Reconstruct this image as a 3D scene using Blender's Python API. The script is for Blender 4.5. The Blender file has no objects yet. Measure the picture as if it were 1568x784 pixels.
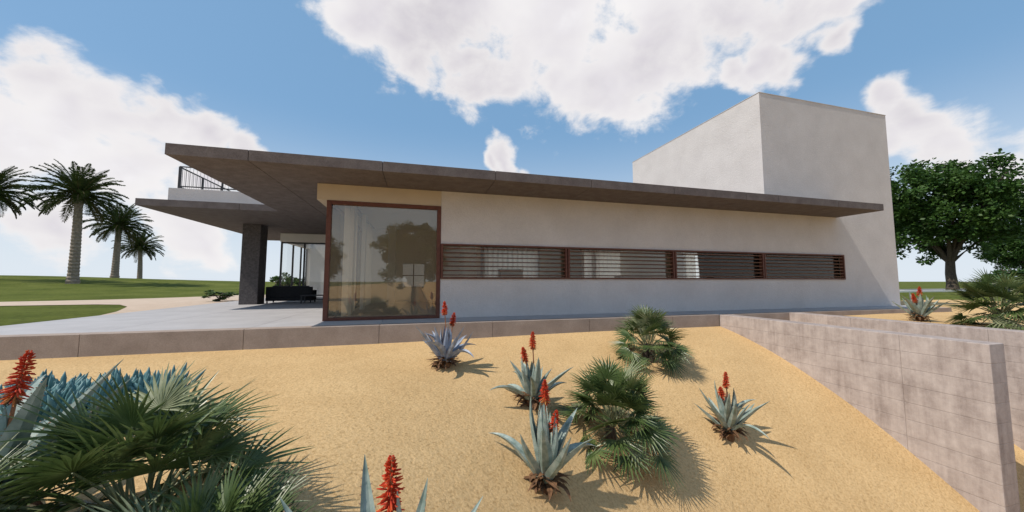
import bpy, math, random
from mathutils import Vector, Matrix, Quaternion, noise
random.seed(7)
S=bpy.context.scene
S.view_settings.view_transform='Standard'
try: S.view_settings.look='None'
except Exception: pass
S.view_settings.exposure=0
COL=S.collection
R=random.uniform
# ------------------------------------------------------------------ materials
def newmat(name):
    m=bpy.data.materials.new(name);m.use_nodes=True
    nt=m.node_tree;nt.nodes.clear()
    return m,nt
def N(nt,t,**kw):
    n=nt.nodes.new(t)
    for k,v in kw.items():
        if k in n.inputs.keys(): n.inputs[k].default_value=v
        else: setattr(n,k,v)
    return n
def L(nt,a,b): nt.links.new(a,b)
def ramp(nt,fac,stops):
    r=nt.nodes.new('ShaderNodeValToRGB')
    e=r.color_ramp.elements
    e[0].position,e[0].color=stops[0][0],tuple(stops[0][1])+(1,)
    e[1].position,e[1].color=stops[-1][0],tuple(stops[-1][1])+(1,)
    for p,c in stops[1:-1]:
        x=e.new(p);x.color=tuple(c)+(1,)
    L(nt,fac,r.inputs['Fac']);return r.outputs['Color']
def surf(name,c1,c2,scale=3,rough=.8,bump=.1,bscale=60,bdist=.01,detail=6,spec=.3,c3=None,fine=None):
    m,nt=newmat(name)
    tc=N(nt,'ShaderNodeTexCoord');P=tc.outputs['Object']
    n=N(nt,'ShaderNodeTexNoise',Scale=scale,Detail=detail,Roughness=.6);L(nt,P,n.inputs['Vector'])
    st=[(.3,c1),(.7,c2)] if c3 is None else [(.3,c1),(.5,c2),(.72,c3)]
    col=ramp(nt,n.outputs['Fac'],st)
    if fine:
        n3=N(nt,'ShaderNodeTexNoise',Scale=fine[0],Detail=3,Roughness=.7);L(nt,P,n3.inputs['Vector'])
        r3=ramp(nt,n3.outputs['Fac'],[(.3,(fine[1],)*3),(.7,(1,1,1))])
        mx=N(nt,'ShaderNodeMixRGB',blend_type='MULTIPLY');mx.inputs[0].default_value=1
        L(nt,col,mx.inputs[1]);L(nt,r3,mx.inputs[2]);col=mx.outputs[0]
    b=N(nt,'ShaderNodeBsdfPrincipled');L(nt,col,b.inputs['Base Color']);b.inputs['Roughness'].default_value=rough
    b.inputs['Specular IOR Level'].default_value=spec
    if bump:
        n2=N(nt,'ShaderNodeTexNoise',Scale=bscale,Detail=5,Roughness=.65);L(nt,P,n2.inputs['Vector'])
        bp=N(nt,'ShaderNodeBump',Strength=bump,Distance=bdist);L(nt,n2.outputs['Fac'],bp.inputs['Height']);L(nt,bp.outputs['Normal'],b.inputs['Normal'])
    o=N(nt,'ShaderNodeOutputMaterial');L(nt,b.outputs[0],o.inputs['Surface'])
    m['_b']=b.name
    return m
M={}
M['stucco']=surf('white_stucco',(.54,.515,.51),(.61,.585,.58),scale=1.2,bump=.6,bscale=26,bdist=.025,rough=.9,spec=.1,fine=(18,.92))
M['beam']=surf('beam_bounce_tan',(.47,.40,.315),(.52,.45,.355),scale=2,bump=.2,bscale=50,rough=.9,spec=.1)  # tan base colour paints in warm light bounced off the ground
M['roofc']=surf('roof_concrete',(.14,.118,.115),(.20,.175,.17),scale=4,bump=.5,bscale=35,bdist=.012,fine=(50,.66),rough=.9,spec=.1)
M['soffit']=surf('roof_core',(.06,.055,.055),(.09,.08,.08),scale=4)
M['curb']=surf('curb_concrete',(.32,.26,.225),(.43,.355,.31),scale=2.2,bump=.4,bscale=40,bdist=.008,fine=(45,.78),rough=.9,spec=.15)
M['deck']=surf('deck_concrete',(.38,.37,.38),(.46,.45,.46),scale=1.3,bump=.12,bscale=60,bdist=.004,fine=(70,.9),rough=.65,spec=.3)
M['frame']=surf('brown_wood_frame',(.085,.028,.018),(.135,.05,.032),scale=12,bump=.15,bscale=80,rough=.5)
M['slat']=surf('slat_wood',(.10,.042,.028),(.17,.075,.05),scale=9,bump=.15,bscale=80,rough=.4)
M['dark']=surf('dark_metal',(.03,.03,.035),(.05,.05,.055),scale=8,bump=0,rough=.5)
M['rail']=surf('grey_metal',(.18,.18,.18),(.25,.25,.25),scale=8,bump=0,rough=.4)
M['inwall']=surf('interior_plaster',(.74,.66,.54),(.80,.72,.60),scale=1,bump=.05,rough=.9,spec=.1)
M['infloor']=surf('interior_floor',(.36,.30,.24),(.44,.37,.30),scale=2,bump=0,rough=.4)
M['white']=surf('white_paint',(.74,.73,.71),(.8,.79,.77),scale=3,bump=.05,rough=.7)
M['column']=surf('column_stone',(.075,.068,.070),(.16,.145,.145),scale=14,bump=.4,bscale=40,fine=(60,.6),rough=.8)
M['bark']=surf('tree_bark',(.045,.035,.028),(.11,.085,.065),scale=9,bump=.7,bscale=14,bdist=.04)
M['ptrunk']=surf('palm_trunk',(.17,.13,.10),(.33,.27,.21),scale=6,bump=.8,bscale=9,bdist=.05)
M['road']=surf('pale_path',(.48,.37,.28),(.58,.46,.36),scale=1.5,bump=.3,bscale=40,fine=(20,.85))
M['asph']=surf('road_paving',(.22,.21,.20),(.3,.29,.28),scale=2,bump=.2,bscale=50)
M['deadleaf']=surf('dead_leaf',(.07,.035,.018),(.22,.115,.055),scale=14,bump=.3)
M['stalk']=surf('flower_stalk',(.25,.10,.05),(.34,.16,.08),scale=20,bump=0)
M['sofa']=surf('sofa_fabric',(.012,.013,.015),(.025,.026,.03),scale=20,bump=.2,rough=.9)
def leafmat(name,c1,c2,c3,scale,rough=.5,trans=0.25,spec=.4):
    m=surf(name,c1,c2,scale=scale,rough=rough,bump=.15,bscale=30,bdist=.004,c3=c3,spec=spec)
    nt=m.node_tree;b=nt.nodes[m['_b']]
    src=b.inputs['Base Color'].links[0].from_socket
    t=N(nt,'ShaderNodeBsdfTranslucent');L(nt,src,t.inputs['Color'])
    mx=N(nt,'ShaderNodeMixShader');mx.inputs[0].default_value=trans
    L(nt,b.outputs[0],mx.inputs[1]);L(nt,t.outputs[0],mx.inputs[2])
    o=[n for n in nt.nodes if n.type=='OUTPUT_MATERIAL'][0];L(nt,mx.outputs[0],o.inputs['Surface'])
    return m
M['aloe']=leafmat('aloe_leaf',(.13,.185,.155),(.25,.315,.28),(.42,.47,.42),9,trans=.05,rough=.5)
M['aloeb']=leafmat('aloe_leaf_blue',(.15,.19,.25),(.27,.31,.39),(.44,.48,.55),9,trans=.05,rough=.5)
M['aloet']=surf('aloe_margin',(.30,.16,.10),(.40,.26,.17),scale=9,bump=0)
M['succ']=leafmat('chalkstick_leaf',(.05,.14,.15),(.10,.22,.23),(.20,.34,.33),7,trans=.08,rough=.5)
M['fan']=leafmat('fan_leaf',(.042,.075,.022),(.085,.13,.04),(.17,.215,.085),4,trans=.2,rough=.36,spec=.5)
M['fanlight']=leafmat('fan_leaf_pale',(.14,.17,.08),(.23,.26,.14),(.34,.36,.22),6,trans=.25,rough=.5)
M['pfrond']=leafmat('palm_frond',(.022,.04,.012),(.045,.07,.02),(.09,.11,.035),3,trans=.12,rough=.6,spec=.15)
M['pfrond2']=leafmat('palm_frond_old',(.06,.06,.025),(.11,.10,.045),(.18,.15,.08),3,trans=.12,rough=.6,spec=.15)
M['leaf']=leafmat('tree_leaf',(.022,.055,.012),(.045,.10,.02),(.10,.175,.04),.9,trans=.25,rough=.5,spec=.25)
M['bush']=leafmat('bush_leaf',(.03,.07,.02),(.06,.12,.03),(.11,.18,.05),3,trans=.25)
M['petal']=leafmat('aloe_flower',(.36,.025,.012),(.58,.055,.02),(.70,.13,.035),26,trans=.2,rough=.6,spec=.2)
M['petal2']=leafmat('aloe_flower_tip',(.5,.14,.04),(.66,.24,.07),(.72,.38,.12),30,trans=.2,rough=.6,spec=.2)
def sandmat():
    m,nt=newmat('golden_sand')
    P=N(nt,'ShaderNodeTexCoord').outputs['Object']
    n=N(nt,'ShaderNodeTexNoise',Scale=.9,Detail=5,Roughness=.6);L(nt,P,n.inputs['Vector'])
    col=ramp(nt,n.outputs['Fac'],[(.3,(.545,.37,.185)),(.7,(.63,.44,.23))])
    g=N(nt,'ShaderNodeTexNoise',Scale=32,Detail=6,Roughness=.78);L(nt,P,g.inputs['Vector'])
    gr=ramp(nt,g.outputs['Fac'],[(.34,(.64,.58,.48)),(.5,(.97,.96,.94)),(.7,(1.12,1.13,1.15))])
    mx=N(nt,'ShaderNodeMixRGB',blend_type='MULTIPLY');mx.inputs[0].default_value=1
    L(nt,col,mx.inputs[1]);L(nt,gr,mx.inputs[2])
    b=N(nt,'ShaderNodeBsdfPrincipled',Roughness=.95);b.inputs['Specular IOR Level'].default_value=.1
    L(nt,mx.outputs[0],b.inputs['Base Color'])
    w=N(nt,'ShaderNodeTexNoise',Scale=9,Detail=4,Roughness=.6);L(nt,P,w.inputs['Vector'])
    b1=N(nt,'ShaderNodeBump',Strength=.6,Distance=.035);L(nt,w.outputs['Fac'],b1.inputs['Height'])
    b2=N(nt,'ShaderNodeBump',Strength=.9,Distance=.014);L(nt,g.outputs['Fac'],b2.inputs['Height']);L(nt,b1.outputs[0],b2.inputs['Normal'])
    L(nt,b2.outputs[0],b.inputs['Normal'])
    o=N(nt,'ShaderNodeOutputMaterial');L(nt,b.outputs[0],o.inputs[0]);return m
M['sand']=sandmat()
M['grass']=surf('lawn_grass',(.08,.105,.020),(.12,.145,.030),scale=.3,bump=.8,bscale=14,bdist=.06,c3=(.17,.19,.048),fine=(6,.55),rough=.95,spec=.05)
def boardmat():
    m,nt=newmat('board_formed_concrete')
    P=N(nt,'ShaderNodeTexCoord').outputs['Object']
    mp=N(nt,'ShaderNodeMapping');mp.inputs['Scale'].default_value=(5,5,.45);L(nt,P,mp.inputs['Vector'])
    n=N(nt,'ShaderNodeTexNoise',Scale=1.6,Detail=7,Roughness=.7);L(nt,mp.outputs[0],n.inputs['Vector'])
    n2=N(nt,'ShaderNodeTexNoise',Scale=2.6,Detail=11,Roughness=.8);L(nt,P,n2.inputs['Vector'])
    hf=N(nt,'ShaderNodeMixRGB');hf.inputs[0].default_value=.62;L(nt,n.outputs['Fac'],hf.inputs[1]);L(nt,n2.outputs['Fac'],hf.inputs[2])
    col=ramp(nt,hf.outputs[0],[(.37,(.265,.22,.205)),(.5,(.39,.335,.315)),(.63,(.50,.44,.415))])
    sx=N(nt,'ShaderNodeSeparateXYZ');L(nt,P,sx.inputs[0])
    def joint(sock,period,off,w):
        a=N(nt,'ShaderNodeMath',operation='ADD');L(nt,sock,a.inputs[0]);a.inputs[1].default_value=off
        b=N(nt,'ShaderNodeMath',operation='PINGPONG');L(nt,a.outputs[0],b.inputs[0]);b.inputs[1].default_value=period/2
        c=N(nt,'ShaderNodeMapRange');L(nt,b.outputs[0],c.inputs[0]);c.inputs[1].default_value=0;c.inputs[2].default_value=w;c.inputs[3].default_value=0;c.inputs[4].default_value=1
        return c.outputs[0]
    j1=joint(sx.outputs['Z'],.31,.0,.006);j2=joint(sx.outputs['Y'],2.4,.3,.009)
    mn=N(nt,'ShaderNodeMath',operation='MINIMUM');L(nt,j1,mn.inputs[0]);L(nt,j2,mn.inputs[1])
    jr=ramp(nt,mn.outputs[0],[(0,(.80,.78,.77)),(1,(1,1,1))])
    mx=N(nt,'ShaderNodeMixRGB',blend_type='MULTIPLY');mx.inputs[0].default_value=.6;L(nt,col,mx.inputs[1]);L(nt,jr,mx.inputs[2])
    b=N(nt,'ShaderNodeBsdfPrincipled',Roughness=.85);b.inputs['Specular IOR Level'].default_value=.2;L(nt,mx.outputs[0],b.inputs['Base Color'])
    ad2=N(nt,'ShaderNodeMath',operation='ADD');L(nt,hf.outputs[0],ad2.inputs[0]);L(nt,mn.outputs[0],ad2.inputs[1])
    bp=N(nt,'ShaderNodeBump',Strength=.6,Distance=.012);L(nt,ad2.outputs[0],bp.inputs['Height']);L(nt,bp.outputs[0],b.inputs['Normal'])
    o=N(nt,'ShaderNodeOutputMaterial');L(nt,b.outputs[0],o.inputs[0]);return m
M['board']=boardmat()
def glassmat(name,milk,tint,gloss=.12):
    m,nt=newmat(name)
    tr=N(nt,'ShaderNodeBsdfTransparent');tr.inputs[0].default_value=tuple(tint)+(1,)
    gl=N(nt,'ShaderNodeBsdfGlossy',Roughness=.01);gl.inputs[0].default_value=(1,.96,.90,1)
    df=N(nt,'ShaderNodeBsdfDiffuse');df.inputs[0].default_value=(.58,.50,.40,1)
    lw=N(nt,'ShaderNodeFresnel',IOR=1.45)
    ad=N(nt,'ShaderNodeMath',operation='ADD');L(nt,lw.outputs[0],ad.inputs[0]);ad.inputs[1].default_value=gloss
    m1=N(nt,'ShaderNodeMixShader');m1.inputs[0].default_value=milk;L(nt,tr.outputs[0],m1.inputs[1]);L(nt,df.outputs[0],m1.inputs[2])
    m2=N(nt,'ShaderNodeMixShader');L(nt,ad.outputs[0],m2.inputs[0]);L(nt,m1.outputs[0],m2.inputs[1]);L(nt,gl.outputs[0],m2.inputs[2])
    o=N(nt,'ShaderNodeOutputMaterial');L(nt,m2.outputs[0],o.inputs[0]);return m
M['glass']=glassmat('tinted_glass',.10,(.93,.90,.85),.055)
M['glass2']=glassmat('clear_glass',.03,(.97,.97,.96),.0)
def curtainmat():
    m,nt=newmat('sheer_curtain')
    tr=N(nt,'ShaderNodeBsdfTranslucent');tr.inputs[0].default_value=(.88,.79,.65,1)
    df=N(nt,'ShaderNodeBsdfDiffuse');df.inputs[0].default_value=(.8,.72,.6,1)
    m1=N(nt,'ShaderNodeMixShader');m1.inputs[0].default_value=.4;L(nt,tr.outputs[0],m1.inputs[1]);L(nt,df.outputs[0],m1.inputs[2])
    o=N(nt,'ShaderNodeOutputMaterial');L(nt,m1.outputs[0],o.inputs[0]);return m
M['curtain']=curtainmat()
# ------------------------------------------------------------------ mesh helpers
class MB:
    def __init__(s): s.v=[];s.f=[];s.m=[]
    def box(s,x0,x1,y0,y1,z0,z1,m=0):
        b=len(s.v)
        s.v+=[(x0,y0,z0),(x1,y0,z0),(x1,y1,z0),(x0,y1,z0),(x0,y0,z1),(x1,y0,z1),(x1,y1,z1),(x0,y1,z1)]
        for q in [(0,3,2,1),(4,5,6,7),(0,1,5,4),(1,2,6,5),(2,3,7,6),(3,0,4,7)]:
            s.f.append(tuple(b+i for i in q));s.m.append(m)
    def face(s,pts,m=0):
        b=len(s.v);s.v+=[tuple(p) for p in pts];s.f.append(tuple(range(b,b+len(pts))));s.m.append(m)
    def rings(s,rings,m=0,cap=True):
        b=len(s.v);k=len(rings[0])
        for r in rings: s.v+=[tuple(p) for p in r]
        for i in range(len(rings)-1):
            for j in range(k):
                s.f.append((b+i*k+j,b+i*k+(j+1)%k,b+(i+1)*k+(j+1)%k,b+(i+1)*k+j));s.m.append(m)
        if cap:
            s.f.append(tuple(b+j for j in range(k))[::-1]);s.m.append(m)
            s.f.append(tuple(b+(len(rings)-1)*k+j for j in range(k)));s.m.append(m)
    def tube(s,pts,rad,k=7,m=0):
        rs=[]
        for i,p in enumerate(pts):
            p=Vector(p);d=(Vector(pts[min(i+1,len(pts)-1)])-Vector(pts[max(i-1,0)])).normalized()
            a=d.orthogonal().normalized() if abs(d.z)<.9 else Vector((1,0,0)).cross(d).normalized();b=d.cross(a)
            rs.append([p+(a*math.cos(t*2*math.pi/k)+b*math.sin(t*2*math.pi/k))*rad[i] for t in range(k)])
        s.rings(rs,m)
    def mesh(s,name,mats,smooth=False):
        me=bpy.data.meshes.new(name);me.from_pydata(s.v,[],s.f)
        for m in mats: me.materials.append(m)
        me.polygons.foreach_set('material_index',s.m)
        if smooth: me.polygons.foreach_set('use_smooth',[True]*len(s.f))
        me.update();return me
    def obj(s,name,mats,parent=None,bevel=0,smooth=False,loc=None):
        o=bpy.data.objects.new(name,s.mesh(name,mats,smooth));COL.objects.link(o)
        if parent: o.parent=parent
        if loc: o.location=loc
        if bevel:
            b=o.modifiers.new('bevel','BEVEL');b.width=bevel;b.segments=2;b.limit_method='ANGLE'
        return o
def empty(name,loc=(0,0,0)):
    o=bpy.data.objects.new(name,None);o.location=loc;o.empty_display_size=.2;COL.objects.link(o);return o
def inst(name,me,loc,rot=0,sc=1,tilt=(0,0)):
    o=bpy.data.objects.new(name,me);o.location=loc;o.rotation_euler=(tilt[0],tilt[1],rot);o.scale=(sc,)*3 if not isinstance(sc,tuple) else sc
    COL.objects.link(o);return o
def sm(t):
    t=max(0,min(1,t));return t*t*(3-2*t)
def sandz(x,y):
    d=max(0,8.55-y);e=min(d,6)
    l=-.42-.045*d;r=-.35-.2*e-.058*e*e-max(0,d-6)*.5
    t=sm((x+1.5)/6.5);return l*(1-t)+r*t
def gz(x,y):
    if y<=8.56:
        if x>=11.7: return -.16+.03*noise.noise(Vector((x*.5,y*.5,0)))
        return sandz(x,max(y,-12))+.03*noise.noise(Vector((x*.9,y*.9,3)))*min(1,max(0,(8.4-y)))
    z=-.06
    z+=1.5*math.exp(-((x+46)**2/(2*17**2)+(y-54)**2/(2*12**2)))
    z+=.75*math.exp(-((x+75)**2/(2*22**2)+(y-48)**2/(2*12**2)))
    z+=.55*math.exp(-((x+20)**2/(2*10**2)+(y-66)**2/(2*12**2)))
    return z
# ------------------------------------------------------------------ ground
def axis(dense,far):
    return sorted(set([round(v,4) for v in dense+far]))
dx=[-10+.25*i for i in range(int(18.8/.25)+1)]+[8.82,9.02,9.21,9.6,10,10.4,10.8,11.2,11.61,11.8,12,12.5,13,14,15,16,17,18,19.4,21,24]
fx=[s*v for s in (-1,1) for v in (30,36,42,50,60,75,95,130,180,260,400,700,1200,2500)]+[-11,-12,-13,-14,-16,-18,-20,-22,-24,-27,-33,-39,-45,-55,-67,-85]
dy=[-2+.25*i for i in range(43)]+[8.55,8.75,9.5,11,13,14,15,17,19,21,23,25,28]
fy=[-4,-6,-9,-12,-20,-40,-80,-200,-700,-2500]+[31+4*i for i in range(14)]+[95,110,140,180,260,400,700,1200,2500]
X=axis(dx,fx);Y=axis(dy,fy)
g=MB()
for y in Y:
    for x in X: g.v.append((x,y,gz(x,y)))
nx=len(X)
for j in range(len(Y)-1):
    for i in range(nx-1):
        g.f.append((j*nx+i,j*nx+i+1,(j+1)*nx+i+1,(j+1)*nx+i))
        cx=(X[i]+X[i+1])/2;cy=(Y[j]+Y[j+1])/2
        sand=(cy<8.6 and -40<cx<45) or (12<cx<30 and cy<13.2)
        g.m.append(0 if sand else 1)
ground=g.obj('ground',[M['sand'],M['grass']],smooth=True)
def interp(t,x):
    for (a,b),(c,d) in zip(t[:-1],t[1:]):
        if a>=x>=c:
            u=(a-x)/(a-c);return b+(d-b)*u
    return t[-1][1]
lo=[(-8.6,12.2),(-9.2,13.2),(-10,15.2),(-11.5,18),(-12.8,19.6),(-14,20.1),(-17,19.9),(-30,19.6),(-60,22)]
hi=[(-8.6,31.5),(-12.4,30),(-14,27.6),(-15.5,25.9),(-17,24.6),(-20,23.4),(-30,23.8),(-60,28)]
pth=MB();xs=[-8.6-.2*i for i in range(58)]+[-20.2-1.0*i for i in range(40)];K=16
for x in xs:
    a,b=interp(lo,x),interp(hi,x)
    for k in range(K+1):
        y=a+(b-a)*k/K;pth.v.append((x,y,gz(x,y)+.022))
for i in range(len(xs)-1):
    for k in range(K):
        q=i*(K+1)+k;pth.f.append((q,q+K+1,q+K+2,q+1)[::-1]);pth.m.append(0)
pth.obj('garden_path',[M['road']],smooth=True)
rd=MB();rd.face([(22,24,-.05),(200,30,-.05),(200,38,-.05),(22,30,-.05)]);rd.obj('garden_road',[M['asph']])
rb=MB();rb.box(22,160,22.6,22.85,-.1,.12);rb.obj('road_kerb',[M['white']],bevel=.02)
# ------------------------------------------------------------------ deck
dk=empty('terrace_deck')
J=[-.83+2.66*k for k in range(-6,5)]
mb=MB()
xs=[-16.5]+[j for j in J if j>-16.4 and j<8.8]+[8.82]
for a,b in zip(xs[:-1],xs[1:]): mb.box(a+.004,b-.004,8.55,8.85,-.95,0)
mb.obj('deck_edge_curb',[M['curb']],dk,bevel=.008)
mb=MB()
ys=[8.853,12.5,16.15,19.8,23.45,27.1]
xs=[-9.05+.0]+[j for j in J if j>-9 ]+[11.13,13.8,16.4,19.8]
for a,b in zip(xs[:-1],xs[1:]):
    for c,d in zip(ys[:-1],ys[1:]):
        mb.box(a+.004,b-.004,c+.004,d-.004,-.6,-.003)
mb.obj('deck_slabs',[M['deck']],dk,bevel=.004)
mb=MB();mb.box(-9.03,19.78,8.87,27.08,-.62,-.02);mb.box(9.24,19.9,8.552,8.85,-.9,-.012);mb.obj('deck_base',[M['curb']],dk)
def rwall(name,x0,x1,y0,y1,zb):
    mb=MB();mb.box(x0,x1,y0,y1,zb,0.0);return mb.obj(name,[M['board']],bevel=.012)
rwall('retaining_wall',8.82,9.22,3.42,8.549,-4.5)
rwall('retaining_wall',11.6,12.0,-3.0,8.549,-7)
# ------------------------------------------------------------------ villa
V=empty('modern_villa')
F=9.76
mb=MB()
mb.box(.60,19.4,F,F+.25,0,1.07);mb.box(.60,12.37,F,F+.25,2.05,3.53);mb.box(12.37,19.4,F,F+.25,2.05,3.6);mb.box(16.3,19.4,F,F+.25,1.07,2.05)
mb.box(12.37,19.4,F,17.8,3.6,8.16)
mb.box(19.15,19.4,F+.25,17.8,0,.9);mb.box(19.15,19.4,F+.25,17.8,2.3,3.6);mb.box(19.15,19.4,F+.25,11.6,.9,2.3);mb.box(19.15,19.4,16.6,17.8,.9,2.3)  # east wall opening added to let more light into the rooms
mb.box(3,19.15,17.6,17.8,0,.75);mb.box(3,19.15,17.6,17.8,2.6,3.53)
for a,b in ((3,3.4),(6.2,6.5),(9.4,9.7),(12.6,12.9),(18.2,19.15)): mb.box(a,b,17.6,17.8,.75,2.6)  # rear openings left of the tower are added to brighten the rooms
mb.obj('stucco_walls',[M['stucco']],V)
mb=MB();mb.box(12.355,19.415,F-.015,F+.1,8.161,8.18);mb.box(12.355,12.5,F+.1,17.815,8.161,8.18);mb.box(19.27,19.415,F+.1,17.815,8.161,8.18);mb.box(12.5,19.27,17.7,17.815,8.161,8.18)
mb.obj('tower_coping',[M['stucco']],V)
mb=MB();mb.box(-2.54,.598,F,F+.3,3.1,3.529);mb.box(-2.54,-2.24,F+.3,20.6,3.1,3.529);mb.obj('window_beam',[M['beam']],V,bevel=.006)
def slab(name,x0,x1,y0,y1,z0,z1,off=0):
    mb=MB();js=[x0]+[j+off for j in J+[11.13,13.8] if x0+.4<j+off<x1-.4]+[x1]
    for a,b in zip(js[:-1],js[1:]):
        mb.box(a+(.0 if a==x0 else .006),b-(.0 if b==x1 else .006),y0,y1,z0,z1)
    mb.obj(name,[M['roofc']],V,bevel=.006)
    mb=MB();mb.box(x0+.03,x1-.03,y0+.03,y1-.03,z0+.015,z1-.015);mb.obj(name+'_core',[M['soffit']],V)
slab('main_roof_slab',-4.92,16.04,8.31,18.2,3.53,3.765)
slab('side_roof_slab',-9.1,-4.925,14.2,24.5,3.53,3.765)
slab('rear_roof_slab',-4.92,3,18.21,24.5,3.53,3.765)
mb=MB();mb.box(-3.6,12.3,8.75,8.95,3.766,3.86);mb.box(-3.6,-3.4,8.95,14.9,3.766,3.86);mb.obj('roof_upstand',[M['white']],V,bevel=.01)
mb=MB();mb.box(-8.69,-3,15.0,15.18,3.766,4.36);mb.box(-8.69,-8.51,15.18,24,3.766,4.36);mb.box(-8.5,-3,23.8,24,3.766,4.36)
mb.obj('balcony_parapet',[M['stucco']],V,bevel=.008)
mb=MB()
def railrun(p0,p1,n):
    p0=Vector(p0);p1=Vector(p1);d=p1-p0;ln=d.length
    for i in range(n+1):
        p=p0+d*i/n;mb.box(p.x-.025,p.x+.025,p.y-.025,p.y+.025,4.36,5.2)
    k=int(ln/.11)
    for i in range(k):
        p=p0+d*(i+.5)/k;mb.box(p.x-.004,p.x+.004,p.y-.004,p.y+.004,4.45,5.16,1)
    for z in (4.44,5.17):
        a,b=min(p0.x,p1.x),max(p0.x,p1.x);c,e=min(p0.y,p1.y),max(p0.y,p1.y)
        mb.box(a-.022,b+.022,c-.022,e+.022,z,z+.035)
railrun((-8.5,15.2,0),(-8.5,23.6,0),6);railrun((-8.44,15.14,0),(-3.2,15.14,0),4)
mb.obj('balcony_railing',[M['dark'],M['rail']],V)
mb=MB()
mb.box(-2.30,-2.19,F-.02,F+.12,0,3.098);mb.box(.49,.598,F-.02,F+.12,0,3.098)
mb.box(-2.19,.49,F-.02,F+.12,3.0,3.098);mb.box(-2.19,.49,F-.02,F+.12,0,.08)
yy=F+.12
for i in range(5):
    y0=yy+i*2.15;mb.box(-2.29,-2.2,y0+2.05,y0+2.15,0,3.098);mb.box(-2.29,-2.2,y0,y0+2.05,3.02,3.098);mb.box(-2.29,-2.2,y0,y0+2.05,0,.07)
mb.obj('corner_window_frame',[M['frame']],V,bevel=.006)
mb=MB();mb.box(-2.19,.49,F+.05,F+.062,.08,3.0);mb.obj('corner_window_glass',[M['glass']],V)
mb=MB();mb.box(-2.25,-2.238,F+.13,20.5,.07,3.02);mb.obj('side_glass',[M['glass2']],V)
mb=MB()
mb.box(-2.19,19.1,F+.27,17.55,.0,.012,1)
mb.box(-2.0,19.1,F+.31,17.55,3.49,3.525,0)
mb.box(-2.19,-.7,17.4,17.6,.012,3.49);mb.box(.3,3.0,17.4,17.6,.012,3.49);mb.box(-.7,.3,17.4,17.6,.012,.75);mb.box(-.7,.3,17.4,17.6,1.85,3.49)
mb.box(2.0,2.15,12.2,17.4,.012,3.49)
for x in (6.3,11.2): mb.box(x,x+.12,12.6,17.55,.012,3.49)
mb.obj('interior_walls',[M['inwall'],M['infloor']],V)
mb=MB();mb.box(-.225,-.175,17.45,17.5,.75,1.85);mb.box(-.7,-.225,17.45,17.5,1.27,1.31);mb.box(-.175,.3,17.45,17.5,1.27,1.31);mb.obj('rear_window_mullions',[M['frame']],V)
mb=MB()
for (x,y,w) in [(-1.95,11.0,.10),(-1.95,13.2,.12),(-1.25,15.6,.3)]:
    mb.box(x,x+w,y,y+.35,.012,3.4)
mb.obj('interior_piers',[M['white']],V)
mb=MB()
def cur_x(x,y0,n,zt=3.3,zb=.05):
    for k in range(n):
        a=y0+k*.055;mb.face([(x+.03*math.sin(k*1.3),a,zb),(x+.03*math.sin((k+1)*1.3),a+.055,zb),(x+.03*math.sin((k+1)*1.3),a+.055,zt),(x+.03*math.sin(k*1.3),a,zt)])
def cur_y(y,x0,n,zt=2.75,zb=.3):
    for k in range(n):
        a=x0+k*.055;mb.face([(a,y+.03*math.sin(k*1.3),zb),(a+.055,y+.03*math.sin((k+1)*1.3),zb),(a+.055,y+.03*math.sin((k+1)*1.3),zt),(a,y+.03*math.sin(k*1.3),zt)])
cur_x(-1.98,10.3,36);cur_x(-1.98,14.6,30)
cur_y(17.5,3.2,240)
mb.obj('curtain',[M['curtain']],V)
mb=MB()
for x,w,h in ((3.2,.9,1.5),(8.6,1.4,1.25),(13.6,.8,1.7)):
    mb.box(x,x+w,13.4,13.95,.012,h)
mb.obj('interior_cabinets',[M['inwall']],V,bevel=.01)
px=[.605,4.40,8.28,12.14,16.30]
mb=MB();gl=MB();sl=MB()
mb.box(px[0],px[-1]-.06,F-.05,F+.09,2.0,2.048);mb.box(px[0],px[-1]-.06,F-.05,F+.09,1.072,1.12)
for i,x in enumerate(px[:-1]):
    if i==0: mb.box(x,x+.06,F-.052,F+.09,1.12,2.0)
    else:
        mb.box(x-.075,x-.015,F-.052,F+.09,1.12,2.0);mb.box(x+.015,x+.075,F-.052,F+.09,1.12,2.0)
mb.box(px[-1]-.12,px[-1]-.06,F-.052,F+.09,1.12,2.0)
mb.obj('strip_window_frame',[M['frame']],V,bevel=.004)
for i in range(4):
    a=px[i]+(.06 if i==0 else .075);b=px[i+1]-(.075 if i<3 else .12)
    for k in range(7):
        z=1.18+k*.125
        c,s_=math.cos(math.radians(8)),math.sin(math.radians(8));w=.028;t=.013
        q=[(-w,-t),(w,-t),(w,t),(-w,t)];q=[(F+y*c-zz*s_,z+y*s_+zz*c) for y,zz in q]
        sl.rings([[(a+.002,y,zz) for y,zz in q],[(b-.002,y,zz) for y,zz in q]])
sl.obj('strip_window_louvres',[M['slat']],V)
gl.box(px[0],px[-1],F+.13,F+.14,1.075,2.045);gl.obj('strip_window_glass',[M['glass2']],V)
mb=MB();mb.box(-7.45,-6.75,17.6,18.35,0,3.528);mb.obj('roof_column',[M['column']],V,bevel=.015)
mb=MB();mb.box(-7.0,-2.55,20.6,20.9,3.08,3.528);mb.box(-7.0,-6.7,20.9,25,3.08,3.528);mb.box(-7,3,25,25.2,.02,3.528);mb.box(-4.9,-4.7,20.95,25,.02,3.528)
mb.obj('pavilion_walls',[M['white']],V,bevel=.006)
mb=MB()
for x in (-6.98,-5.9,-4.8,-3.7,-2.62): mb.box(x,x+.07,20.66,20.76,.02,3.078)
mb.box(-6.9,-2.6,20.67,20.75,3.0,3.078);mb.box(-6.9,-2.6,20.67,20.75,.02,.08)
for y in (22.4,23.8,24.9): mb.box(-6.98,-6.9,y,y+.07,.02,3.078)
mb.obj('pavilion_frame',[M['dark']],V)
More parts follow.
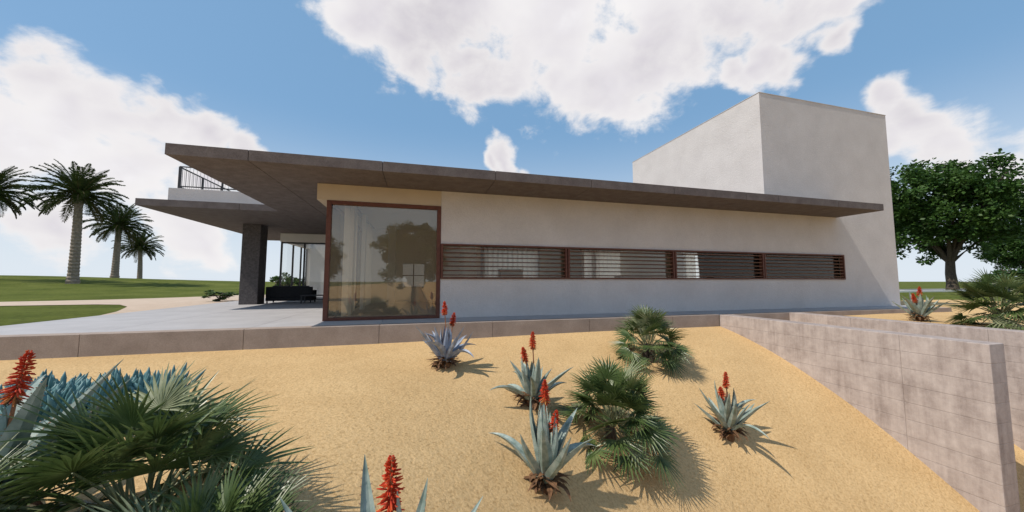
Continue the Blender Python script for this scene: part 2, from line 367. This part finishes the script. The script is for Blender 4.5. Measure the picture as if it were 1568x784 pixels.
mb=MB();mb.box(-6.9,-2.6,20.705,20.715,.08,3.0);mb.obj('pavilion_glass',[M['glass2']],V)
def sofa(loc,rot,w=1.9):
    e=empty('outdoor_sofa',loc);e.rotation_euler=(0,0,rot)
    mb=MB();mb.box(-w/2,w/2,-.42,.42,.1,.28);mb.box(-w/2,w/2,.25,.42,.28,.75);mb.box(-w/2,-w/2+.16,-.42,.25,.28,.58);mb.box(w/2-.16,w/2,-.42,.25,.28,.58)
    for a in (-w/2+.06,w/2-.06):
        for b in (-.36,.36): mb.box(a-.03,a+.03,b-.03,b+.03,0,.1)
    mb.obj('sofa_body',[M['sofa']],e,bevel=.025)
    mb=MB();h=(w-.32)/2
    for i in range(2):
        a=-w/2+.16+i*h;mb.box(a+.01,a+h-.01,-.41,.24,.285,.43);mb.box(a+.02,a+h-.02,.08,.24,.435,.8)
    mb.obj('sofa_cushions',[M['dark']],e,bevel=.04)
sofa((-5.75,18.7,0),math.pi);sofa((-3.9,19.5,0),math.pi/2,1.5)
e=empty('coffee_table',(-4.6,17.9,0));mb=MB();mb.box(-.5,.5,-.3,.3,.34,.38)
for a in (-.45,.45):
    for b in (-.25,.25): mb.box(a-.025,a+.025,b-.025,b+.025,0,.34)
mb.obj('table_body',[M['dark']],e)
# ------------------------------------------------------------------ plants
UP=Vector((0,0,1))
def ribbon(mb,pts,sd,nrm,widths,m=0,fold=.0):
    b=len(mb.v)
    for p,w in zip(pts,widths):
        mb.v+=[tuple(p-sd*w+nrm*fold*w),tuple(p),tuple(p+sd*w+nrm*fold*w)]
    for i in range(len(pts)-1):
        a=b+i*3
        mb.f+=[(a,a+1,a+4,a+3),(a+1,a+2,a+5,a+4)];mb.m+=[m,m]
def fanpalm(seed,nf=46,rad=.85,low=-28):
    """clumping fan palm: petioles carrying palmate blades bent outward"""
    rnd=random.Random(seed);mb=MB()
    for i in range(4):
        a=rnd.uniform(0,6.28);mb.tube([(0.05*math.cos(a),0.05*math.sin(a),-.3),(.08*math.cos(a),.08*math.sin(a),.12),(.10*math.cos(a),.10*math.sin(a),.36)],[.06,.06,.035],8,2)
    for i in range(nf):
        az=i*2.39996+rnd.uniform(-.35,.35)
        q=(i+.5)/nf
        el=math.radians(low+(86-low)*q**.85+rnd.uniform(-9,9))
        d=Vector((math.cos(az)*math.cos(el),math.sin(az)*math.cos(el),math.sin(el)))
        base=Vector((.09*math.cos(az),.09*math.sin(az),.22+.26*q))
        pl=rnd.uniform(.30,.56)*rad/.85
        hub=base+d*pl;hub.z-=.04*(1-q)
        mid=base+d*pl*.5+UP*.03
        mb.tube([base,mid,hub],[.012,.009,.007],4,1)
        # blade direction tips outward from the petiole
        el2=el-math.radians(rnd.uniform(8,42))
        bd=Vector((math.cos(az)*math.cos(el2),math.sin(az)*math.cos(el2),math.sin(el2)))
        side=Vector((-math.sin(az),math.cos(az),0));side=Matrix.Rotation(rnd.uniform(-.6,.6),3,bd)@side
        nrm=side.cross(bd).normalized()
        if nrm.z<0: nrm=-nrm
        pale=1 if rnd.random()<.10 else 0
        nl=rnd.randint(19,23);ln=rnd.uniform(.38,.50)*rad/.85
        for k in range(nl):
            t=(k/(nl-1)-.5)*2
            th=t*math.radians(105)+rnd.uniform(-.035,.035)
            dd=(bd*math.cos(th)+side*math.sin(th)+nrm*.16*(1-abs(t))).normalized()
            l=ln*(1-.32*t*t)*rnd.uniform(.88,1.08)
            sd=dd.cross(nrm).normalized()
            pts=[];ws=[];dr=rnd.uniform(.03,.20)
            for j,(u,w) in enumerate([(0.01,.003),(.3,.0155),(.5,.0135),(.75,.008),(1,.0006)]):
                p=hub+dd*l*u;p=p-UP*dr*l*max(0,u-.35)**1.5*1.6;pts.append(p);ws.append(w*rad/.85)
            ribbon(mb,pts,sd,nrm,ws,pale,fold=.55*(1 if k%2 else .8))
    return mb.mesh('fan_palm_foliage',[M['fan'],M['fanlight'],M['bark']])
def aloe(seed,nl=19,flowers=((.02,.0,1.25),),mat='aloe',L0=.72,W0=.066,e0base=38,rec=.18):
    rnd=random.Random(seed);mb=MB()
    def leaf(az,el0,el1,ln,w,m,thick=.30,base=.05,z0=.08,twist=0,teeth=False):
        rs=[];n=12;p=Vector((base*math.cos(az),base*math.sin(az),z0))
        edge=[];wav=rnd.uniform(0,6)
        for i in range(n+1):
            u=i/n;el=el0+(el1-el0)*u**1.5+.06*math.sin(u*7+wav)
            aa=az+twist*u
            s=Vector((-math.sin(aa),math.cos(aa),0))
            d=Vector((math.cos(aa)*math.cos(el),math.sin(aa)*math.cos(el),math.sin(el)))
            nn=s.cross(d)*-1
            if i: p=p+d*(ln/n)
            ww=w*(0.8+.45*u if u<.3 else .935*(1-((u-.3)/.7)**1.8))+.0015
            t=ww*thick
            rs.append([p-s*ww+nn*t*1.5,p-s*ww*.45-nn*t*.05,p+s*ww*.45-nn*t*.05,p+s*ww+nn*t*1.5,p+s*ww*.5-nn*t*1.2,p-s*ww*.5-nn*t*1.2])
            edge.append((p.copy(),s,d,nn,ww,t))
        mb.rings(rs,m)
        if teeth:
            for i in range(n):
                for f in (0,.5):
                    if i==n-1 and f: continue
                    p,s,d,nn,ww,t=edge[i];p2=edge[i+1][0];w2=edge[i+1][4];q=p.lerp(p2,f);wq=ww+(w2-ww)*f
                    for sg in (-1,1):
                        a=q+s*sg*wq+nn*t*1.5
                        mb.face([a-d*.006,a+d*.006,a+s*sg*.010+d*.004],5)
    for i in range(nl):
        q=(i+.5)/nl;az=i*2.39996+rnd.uniform(-.3,.3)
        e0=math.radians(e0base+(84-e0base)*q+rnd.uniform(-7,7));e1=e0+math.radians(rnd.uniform(-14,32)-12*(1-q))
        if rnd.random()<rec: e1=e0-math.radians(rnd.uniform(50,105))
        leaf(az,e0,e1,L0*rnd.uniform(.72,1.14)*(1-.18*q**3),W0*rnd.uniform(.8,1.12),0,z0=.1+.1*q,base=.06*(1-q)+.02,twist=rnd.uniform(-.45,.45),teeth=True)
    for i in range(44):
        az=rnd.uniform(0,6.28)
        leaf(az,math.radians(rnd.uniform(-5,35)),math.radians(rnd.uniform(-70,10)),rnd.uniform(.18,.36),rnd.uniform(.02,.038),1,thick=.15,z0=rnd.uniform(.03,.2),twist=rnd.uniform(-1.1,1.1))
    mb.tube([(0,0,-.2),(0,0,.1),(0,0,.22)],[.1,.09,.05],8,1)
    for fl in flowers:
        fx,fy,fh=fl[:3];sl=.27 if len(fl)<4 else fl[3]
        top=Vector((fx,fy,fh));b=Vector((fx*.15,fy*.15,.2))
        pts=[b.lerp(top,t)+Vector((.02*math.sin(t*4),0,0)) for t in (0,.25,.5,.75,1)]
        mb.tube(pts,[.014,.012,.011,.009,.004],6,2)
        ax=(top-b).normalized()
        npet=170
        for k in range(npet):
            t=(k+rnd.uniform(-.4,.4))/npet;c=top-ax*sl*(1-t)
            prof=.055*max(0,1-t)**.62*(.7+.5*min(1,t*5))+.005
            a=k*2.39996+rnd.uniform(-.3,.3)
            o=Vector((math.cos(a),math.sin(a),0));o=(o-ax*o.dot(ax)).normalized()
            dn=(o*1.0-ax*(1.5*(1-t)-.7+rnd.uniform(-.4,.4))).normalized()
            l=prof*rnd.uniform(.7,1.3)
            s=ax.cross(o).normalized();q2=s.cross(dn)
            w=.0058
            p0=c+o*.006
            r0=[p0+s*w*.6,p0+q2*w*.6,p0-s*w*.6,p0-q2*w*.6];p1=p0+dn*l*.65;r1=[p1+s*w,p1+q2*w,p1-s*w,p1-q2*w];p2=p0+dn*l;r2=[p2+s*w*.4,p2+q2*w*.4,p2-s*w*.4,p2-q2*w*.4]
            mi=3
            if t<.25 and rnd.random()<.35: mi=4
            elif t<.12 and rnd.random()<.4: mi=1
            mb.rings([r0,r1,r2],mi)
    return mb.mesh('aloe_mesh',[M[mat],M['deadleaf'],M['stalk'],M['petal'],M['petal2'],M['aloet']],smooth=False)
fp=[fanpalm(1,44),fanpalm(2,58),fanpalm(3,54)]
def at(x,y,dz=0): return (x,y,gz(x,y)+dz)
inst('fan_palm_shrub',fp[0],at(5.16,7.0),.4,1.0)
inst('fan_palm_shrub',fp[1],at(3.0,4.95),1.9,1.02)
inst('fan_palm_shrub',fp[2],at(-1.75,3.0,-.24),2.8,.98)
inst('fan_palm_shrub',fp[0],at(-2.35,2.35,-.32),4.1,.92)
inst('fan_palm_shrub',fp[1],at(-1.15,2.45,-.42),5.1,.8)
inst('fan_palm_shrub',fp[1],at(14.4,5.35),.7,1.12)
inst('aloe_plant',aloe(11,20,((-.03,-.02,1.22,.24),(.16,.05,1.0,.24)),'aloeb',.76,e0base=42),at(.53,6.72),0,1)
inst('aloe_plant',aloe(12,18,((-.16,.0,.96,.22),(.03,.05,1.2)),L0=.74),at(1.85,5.54),.0,1)
inst('aloe_plant',aloe(23,18,((.02,.05,1.24),(.13,-.05,.90,.24)),L0=.84,W0=.076,e0base=52),at(1.5,4.02),.0,1)
inst('aloe_plant',aloe(14,20,((.0,.0,1.12),(-.08,.05,.85,.2)),L0=.78),at(5.35,5.11),.0,1)
inst('aloe_plant',aloe(15,16,((-.04,.0,1.24,.30),),L0=.92,W0=.064,e0base=40,rec=.35),at(-.12,1.9),1.9,1)
inst('aloe_plant',aloe(16,20,((.12,.1,1.18,.34),(-.14,-.05,.95,.3)),L0=.98,W0=.08,e0base=45),at(-2.72,3.15),.0,1)
inst('aloe_plant',aloe(17,18,((.1,.0,1.0),(-.12,.05,.8))),at(14.1,6.7),.0,1)
mb=MB();rnd=random.Random(5)
for c in range(64):
    cx=rnd.gauss(0,.42);cy=rnd.gauss(0,.28)
    for k in range(12):
        az=k*2.4+rnd.random();el=math.radians(rnd.uniform(35,85));ln=rnd.uniform(.26,.46);d=Vector((math.cos(az)*math.cos(el),math.sin(az)*math.cos(el),math.sin(el)))
        p=Vector((cx,cy,rnd.uniform(0,.10)));w=rnd.uniform(.022,.033)
        mb.tube([p,p+d*ln*.5,p+d*ln*.85+UP*.02,p+d*ln+UP*.03],[w*.7,w,w*.75,w*.1],6)
o=mb.obj('blue_chalksticks',[M['succ']],smooth=True);o.location=at(-3.65,5.1)
def palm(seed,h,fl=3.9,nf=74):
    rnd=random.Random(seed);mb=MB()
    pts=[];rad=[];n=int(h/.16)
    lean=(rnd.uniform(-.2,.2),rnd.uniform(-.2,.2))
    for i in range(n+1):
        t=i/n;pts.append((lean[0]*t*t,lean[1]*t*t,h*t-.3*(1-t)));rad.append((.40-.13*t+(.12*(1-t*8) if t<.125 else 0)+(.2*(t-.9)*10 if t>.9 else 0))*(1.06 if i%2 else .95))
    mb.tube(pts,rad,12,0)
    top=Vector(pts[-1])
    for i in range(nf):
        q=(i+.5)/nf;az=i*2.39996+rnd.uniform(-.2,.2)
        el=math.radians(-42+126*q**.85+rnd.uniform(-6,6));ln=fl*rnd.uniform(.84,1.05)*(1-.10*q)*(.82 if q<.2 else 1)
        p=top+Vector((.2*math.cos(az),.2*math.sin(az),.25*q));droop=math.radians(40+18*math.sin(math.pi*q))
        s=Vector((-math.sin(az),math.cos(az),0));P=[];n2=12
        for j in range(n2+1):
            u=j/n2;e=max(el-droop*u**1.5,-1.4)
            d=Vector((math.cos(az)*math.cos(e),math.sin(az)*math.cos(e),math.sin(e)))
            if j: p=p+d*ln/n2
            P.append((p.copy(),d))
        mb.tube([a[0] for a in P[::3]],[.05,.035,.028,.018,.008],4,2)
        for j in range(1,n2):
            for f in (0,.25,.5,.75):
                a=P[j][0].lerp(P[j+1][0],f);d=P[j][1];u=(j+f)/n2
                l=.60*fl/4.2*math.sin(math.pi*min(1,u*.88+.1))**.6*rnd.uniform(.85,1.1)
                for sg in (-1,1):
                    lift=rnd.uniform(-.25,.45)
                    dd=(s*sg*.75+d*.75+UP*lift).normalized()
                    e=a+dd*l-UP*.07
                    w=(d*.6+UP*.5).normalized()*.050
                    m_=a+dd*l*.5
                    mb.face([a-w*.6,m_-w,e,m_+w],1 if q>.08 else 2)
    return mb.mesh('date_palm_mesh',[M['ptrunk'],M['pfrond'],M['pfrond2']])
pm=[palm(1,8.5),palm(2,7.0),palm(3,9.0,3.7)]
inst('date_palm_tree',pm[0],(-32.1,43.4,gz(-32.1,43.4)),.3)
inst('date_palm_tree',pm[1],(-37.8,56.7,gz(-37.8,56.7)),1.3,.96)
inst('date_palm_tree',pm[1],(-42.4,68.3,gz(-42.4,68.3)-.3),2.6,.84)
inst('date_palm_tree',pm[2],(-39.8,44.8,gz(-39.8,44.8)),.9,.92)
def tree(seed,H=14.3,Rr=7.3,zc=9.0,rz=6.2,clumps=380,lpc=95,ls=.34,trunk=.42,fork=3.2,mat='leaf'):
    rnd=random.Random(seed);mb=MB();cl=[]
    while len(cl)<clumps:
        v=Vector((rnd.gauss(0,1),rnd.gauss(0,1),rnd.gauss(0,1))).normalized()*rnd.uniform(.25,1)**.45
        lump=.80+.34*noise.noise(v*2.1+Vector((seed,0,0)))+.12*noise.noise(v*5)
        p=Vector((v.x*Rr*lump,v.y*Rr*lump,zc+v.z*rz*lump))
        if p.z<zc-rz*.92: continue
        cl.append(p)
    mb.tube([(0,0,-.3),(.05,0,.8),(.1,.05,fork*.6),(.05,.0,fork)],[trunk*1.35,trunk,trunk*.9,trunk*.8],10,0)
    for i in range(11):
        az=i*2*math.pi/11+rnd.uniform(-.3,.3);r=Rr*rnd.uniform(.35,.75);z=zc+rz*rnd.uniform(-.5,.6)
        e=Vector((r*math.cos(az),r*math.sin(az),z));b=Vector((.05,0,fork-.2));m1=b.lerp(e,.4)+Vector((0,0,.4));m2=b.lerp(e,.75)+Vector((rnd.uniform(-.4,.4),rnd.uniform(-.4,.4),.2))
        mb.tube([b,m1,m2,e],[trunk*.5,trunk*.34,trunk*.2,.05],7,0)
        for k in range(3):
            e2=m2+Vector((rnd.uniform(-1,1),rnd.uniform(-1,1),rnd.uniform(-.3,1)))*Rr*.3
            mb.tube([m1.lerp(m2,.6),m2.lerp(e2,.5),e2],[trunk*.16,trunk*.1,.03],5,0)
    for p in cl:
        cr=rnd.uniform(.5,1.0)*Rr/7.3
        for k in range(lpc):
            v=Vector((rnd.gauss(0,1),rnd.gauss(0,1),rnd.gauss(0,.6)));v=v.normalized()*cr*rnd.random()**.45
            c=p+v;d=(v.normalized()+Vector((rnd.gauss(0,.6),rnd.gauss(0,.6),rnd.gauss(0,.5)-.2))).normalized()
            s=d.orthogonal().normalized();s=Matrix.Rotation(rnd.uniform(0,6.28),3,d)@s
            s=(s-UP*s.z*.6).normalized()
            l=ls*rnd.uniform(.7,1.3);w=l*.36
            mb.face([c,c+d*l*.5+s*w,c+d*l,c+d*l*.5-s*w],1)
    return mb.mesh('tree_mesh',[M['bark'],M[mat]])
t1=tree(3)
inst('broadleaf_tree',t1,(54.5,23.2,-.06),.5)
inst('broadleaf_tree',t1,(74,25,-.06),2.5,.6)
inst('broadleaf_tree',t1,(-.5,-26,gz(-.5,-12)-.1),1.0,.72)
inst('broadleaf_tree',t1,(-13,-30,gz(-13,-12)-.1),2.0,.6)
inst('broadleaf_tree',t1,(9,-34,gz(9,-12)-.1),3.0,.7)
b1=tree(9,Rr=1.1,zc=.75,rz=.8,clumps=26,lpc=70,ls=.13,trunk=.04,fork=.3,mat='bush')
inst('garden_shrub',b1,(-8.2,25.5,-.03),0,1.1)
inst('garden_shrub',b1,(-7.2,28.3,-.03),1,1.0)
inst('garden_shrub',b1,(-10.0,21.6,-.03),1,(.8,.8,.4))
inst('garden_shrub',b1,(44,14.5,-.06),2,(2.6,2.6,1.7))
inst('garden_shrub',b1,(52,15.5,-.06),3,(2.8,2.8,1.9))
# ------------------------------------------------------------------ sky / sun
W=bpy.data.worlds.new("World");S.world=W;W.use_nodes=True;nt=W.node_tree;nt.nodes.clear()
sundir=Vector((-.75,-.09,1)).normalized()
el=math.asin(sundir.z)
sky=N(nt,'ShaderNodeTexSky',sky_type='NISHITA');sky.sun_disc=False;sky.sun_elevation=el;sky.sun_rotation=math.radians(263.2)
sky.air_density=1.0;sky.dust_density=.6;sky.ozone_density=1.2
P=N(nt,'ShaderNodeTexCoord').outputs['Generated']
nv=N(nt,'ShaderNodeVectorMath',operation='NORMALIZE');L(nt,P,nv.inputs[0]);D=nv.outputs[0]
sx=N(nt,'ShaderNodeSeparateXYZ');L(nt,D,sx.inputs[0])
# turbulent offset so cloud masses are never round
nw=N(nt,'ShaderNodeTexNoise',Scale=5.5,Detail=3,Roughness=.6);L(nt,D,nw.inputs['Vector'])
w0=N(nt,'ShaderNodeVectorMath',operation='SUBTRACT');L(nt,nw.outputs['Color'],w0.inputs[0]);w0.inputs[1].default_value=(.5,.5,.5)
w1=N(nt,'ShaderNodeVectorMath',operation='SCALE');L(nt,w0.outputs[0],w1.inputs[0]);w1.inputs['Scale'].default_value=.20
w2=N(nt,'ShaderNodeVectorMath',operation='ADD');L(nt,D,w2.inputs[0]);L(nt,w1.outputs[0],w2.inputs[1]);DW=w2.outputs[0]
blobs=[((-.124,.792,.598),.10),((-.011,.817,.576),.12),((.149,.826,.544),.13),((.25,.80,.54),.12),((.341,.777,.529),.14),((.43,.74,.51),.12),((.514,.701,.494),.12),((.58,.64,.52),.11),((.075,.759,.647),.17),((.303,.724,.620),.2),((.511,.644,.570),.17),((.629,.547,.552),.13),((.710,.463,.531),.09),((.42,.55,.72),.25),((.15,.65,.74),.2),
((.694,.563,.449),.055),((.722,.520,.457),.055),((.770,.453,.449),.035),
((-.612,.717,.335),.06),((-.580,.768,.270),.085),((-.519,.801,.290),.075),((-.447,.839,.285),.07),((-.385,.870,.28),.05),((-.636,.737,.2275),.10),((-.52,.83,.21),.09),((-.44,.87,.22),.06),((-.72,.66,.22),.12),
((.223,.918,.329),.055),((.26,.92,.30),.05),((.19,.935,.30),.04),
((.841,.427,.334),.05),((.871,.399,.287),.065),((.894,.380,.239),.065),((.86,.45,.26),.05),((.931,.312,.190),.05),
((-.603,.79,.116),.07),((-.458,.883,.098),.07),
((-.5,-.7,.45),.25),((.3,-.85,.40),.22),((.8,-.45,.35),.2),((-.9,-.1,.4),.15)]  # unseen clouds behind the camera, added for the window glass to reflect
cur=None
for c,r in blobs:
    d=N(nt,'ShaderNodeVectorMath',operation='DISTANCE');L(nt,DW,d.inputs[0]);d.inputs[1].default_value=Vector(c).normalized()
    m=N(nt,'ShaderNodeMapRange');m.clamp=False;L(nt,d.outputs['Value'],m.inputs[0])
    m.inputs[1].default_value=0;m.inputs[2].default_value=r;m.inputs[3].default_value=1;m.inputs[4].default_value=0
    if cur is None: cur=m.outputs[0]
    else:
        x=N(nt,'ShaderNodeMath',operation='SMOOTH_MAX');x.inputs[2].default_value=.25;L(nt,cur,x.inputs[0]);L(nt,m.outputs[0],x.inputs[1]);cur=x.outputs[0]
mp=N(nt,'ShaderNodeMapping');mp.inputs['Scale'].default_value=(1,1,1.4);L(nt,D,mp.inputs['Vector'])
n1=N(nt,'ShaderNodeTexNoise',Scale=9,Detail=9,Roughness=.6,Distortion=.2);L(nt,mp.outputs[0],n1.inputs['Vector'])
n2=N(nt,'ShaderNodeTexNoise',Scale=3.2,Detail=4,Roughness=.5);L(nt,mp.outputs[0],n2.inputs['Vector'])
def mth(op,a,b,clamp=False):
    n=N(nt,'ShaderNodeMath',operation=op);n.use_clamp=clamp
    for i,v in enumerate((a,b)):
        if isinstance(v,(int,float)): n.inputs[i].default_value=v
        else: L(nt,v,n.inputs[i])
    return n.outputs[0]
den=mth('ADD',mth('MINIMUM',mth('MAXIMUM',cur,-1.6),1.3),mth('MULTIPLY',mth('SUBTRACT',n1.outputs['Fac'],.47),2.2))
mr=N(nt,'ShaderNodeMapRange',interpolation_type='SMOOTHSTEP');L(nt,den,mr.inputs[0]);mr.inputs[1].default_value=-.1;mr.inputs[2].default_value=.5;alpha=mr.outputs[0]
sh=mth('ADD',mth('MULTIPLY',n2.outputs['Fac'],.8),mth('MULTIPLY',n1.outputs['Fac'],.35))
cc=ramp(nt,sh,[(.42,(.60,.57,.62)),(.58,(.73,.70,.745)),(.74,(.90,.88,.90))])
edge=N(nt,'ShaderNodeMapRange');L(nt,den,edge.inputs[0]);edge.inputs[1].default_value=.25;edge.inputs[2].default_value=1.1;edge.inputs[3].default_value=.8;edge.inputs[4].default_value=0
cw=N(nt,'ShaderNodeMixRGB');L(nt,edge.outputs[0],cw.inputs[0]);L(nt,cc,cw.inputs[1]);cw.inputs[2].default_value=(.95,.93,.92,1)
SK=.11
hz=N(nt,'ShaderNodeMapRange',interpolation_type='SMOOTHSTEP');L(nt,sx.outputs['Z'],hz.inputs[0]);hz.inputs[1].default_value=-.02;hz.inputs[2].default_value=.42;hz.inputs[3].default_value=.9;hz.inputs[4].default_value=0
pale=N(nt,'ShaderNodeMixRGB');pale.inputs[0].default_value=.68;L(nt,sky.outputs[0],pale.inputs[1]);pale.inputs[2].default_value=(.235/SK,.455/SK,.73/SK,1)
hm=N(nt,'ShaderNodeMixRGB');L(nt,hz.outputs[0],hm.inputs[0]);L(nt,pale.outputs[0],hm.inputs[1]);hm.inputs[2].default_value=(.78/SK,.845/SK,.91/SK,1)
cs=N(nt,'ShaderNodeVectorMath',operation='SCALE');L(nt,cw.outputs[0],cs.inputs[0]);cs.inputs['Scale'].default_value=1/SK
fin=N(nt,'ShaderNodeMixRGB');L(nt,alpha,fin.inputs[0]);L(nt,hm.outputs[0],fin.inputs[1]);L(nt,cs.outputs[0],fin.inputs[2])
bg=N(nt,'ShaderNodeBackground',Strength=SK);L(nt,fin.outputs[0],bg.inputs[0])
wo=N(nt,'ShaderNodeOutputWorld');L(nt,bg.outputs[0],wo.inputs[0])
sun=bpy.data.lights.new('sun','SUN');sun.energy=4.3;sun.angle=math.radians(.5);sun.color=(1,.92,.81)
so=bpy.data.objects.new('sun',sun);so.rotation_euler=(-sundir).to_track_quat('-Z','Y').to_euler();so.location=(-10,0,20);COL.objects.link(so)
# ------------------------------------------------------------------ camera
cd=bpy.data.cameras.new('camera');co=bpy.data.objects.new('camera',cd);COL.objects.link(co);S.camera=co
cd.sensor_width=36;cd.lens=36*530/1568;cd.clip_end=6000;cd.clip_start=.05
co.location=(0,0,1);co.rotation_euler=(math.radians(94.2),0,math.radians(-15.2))
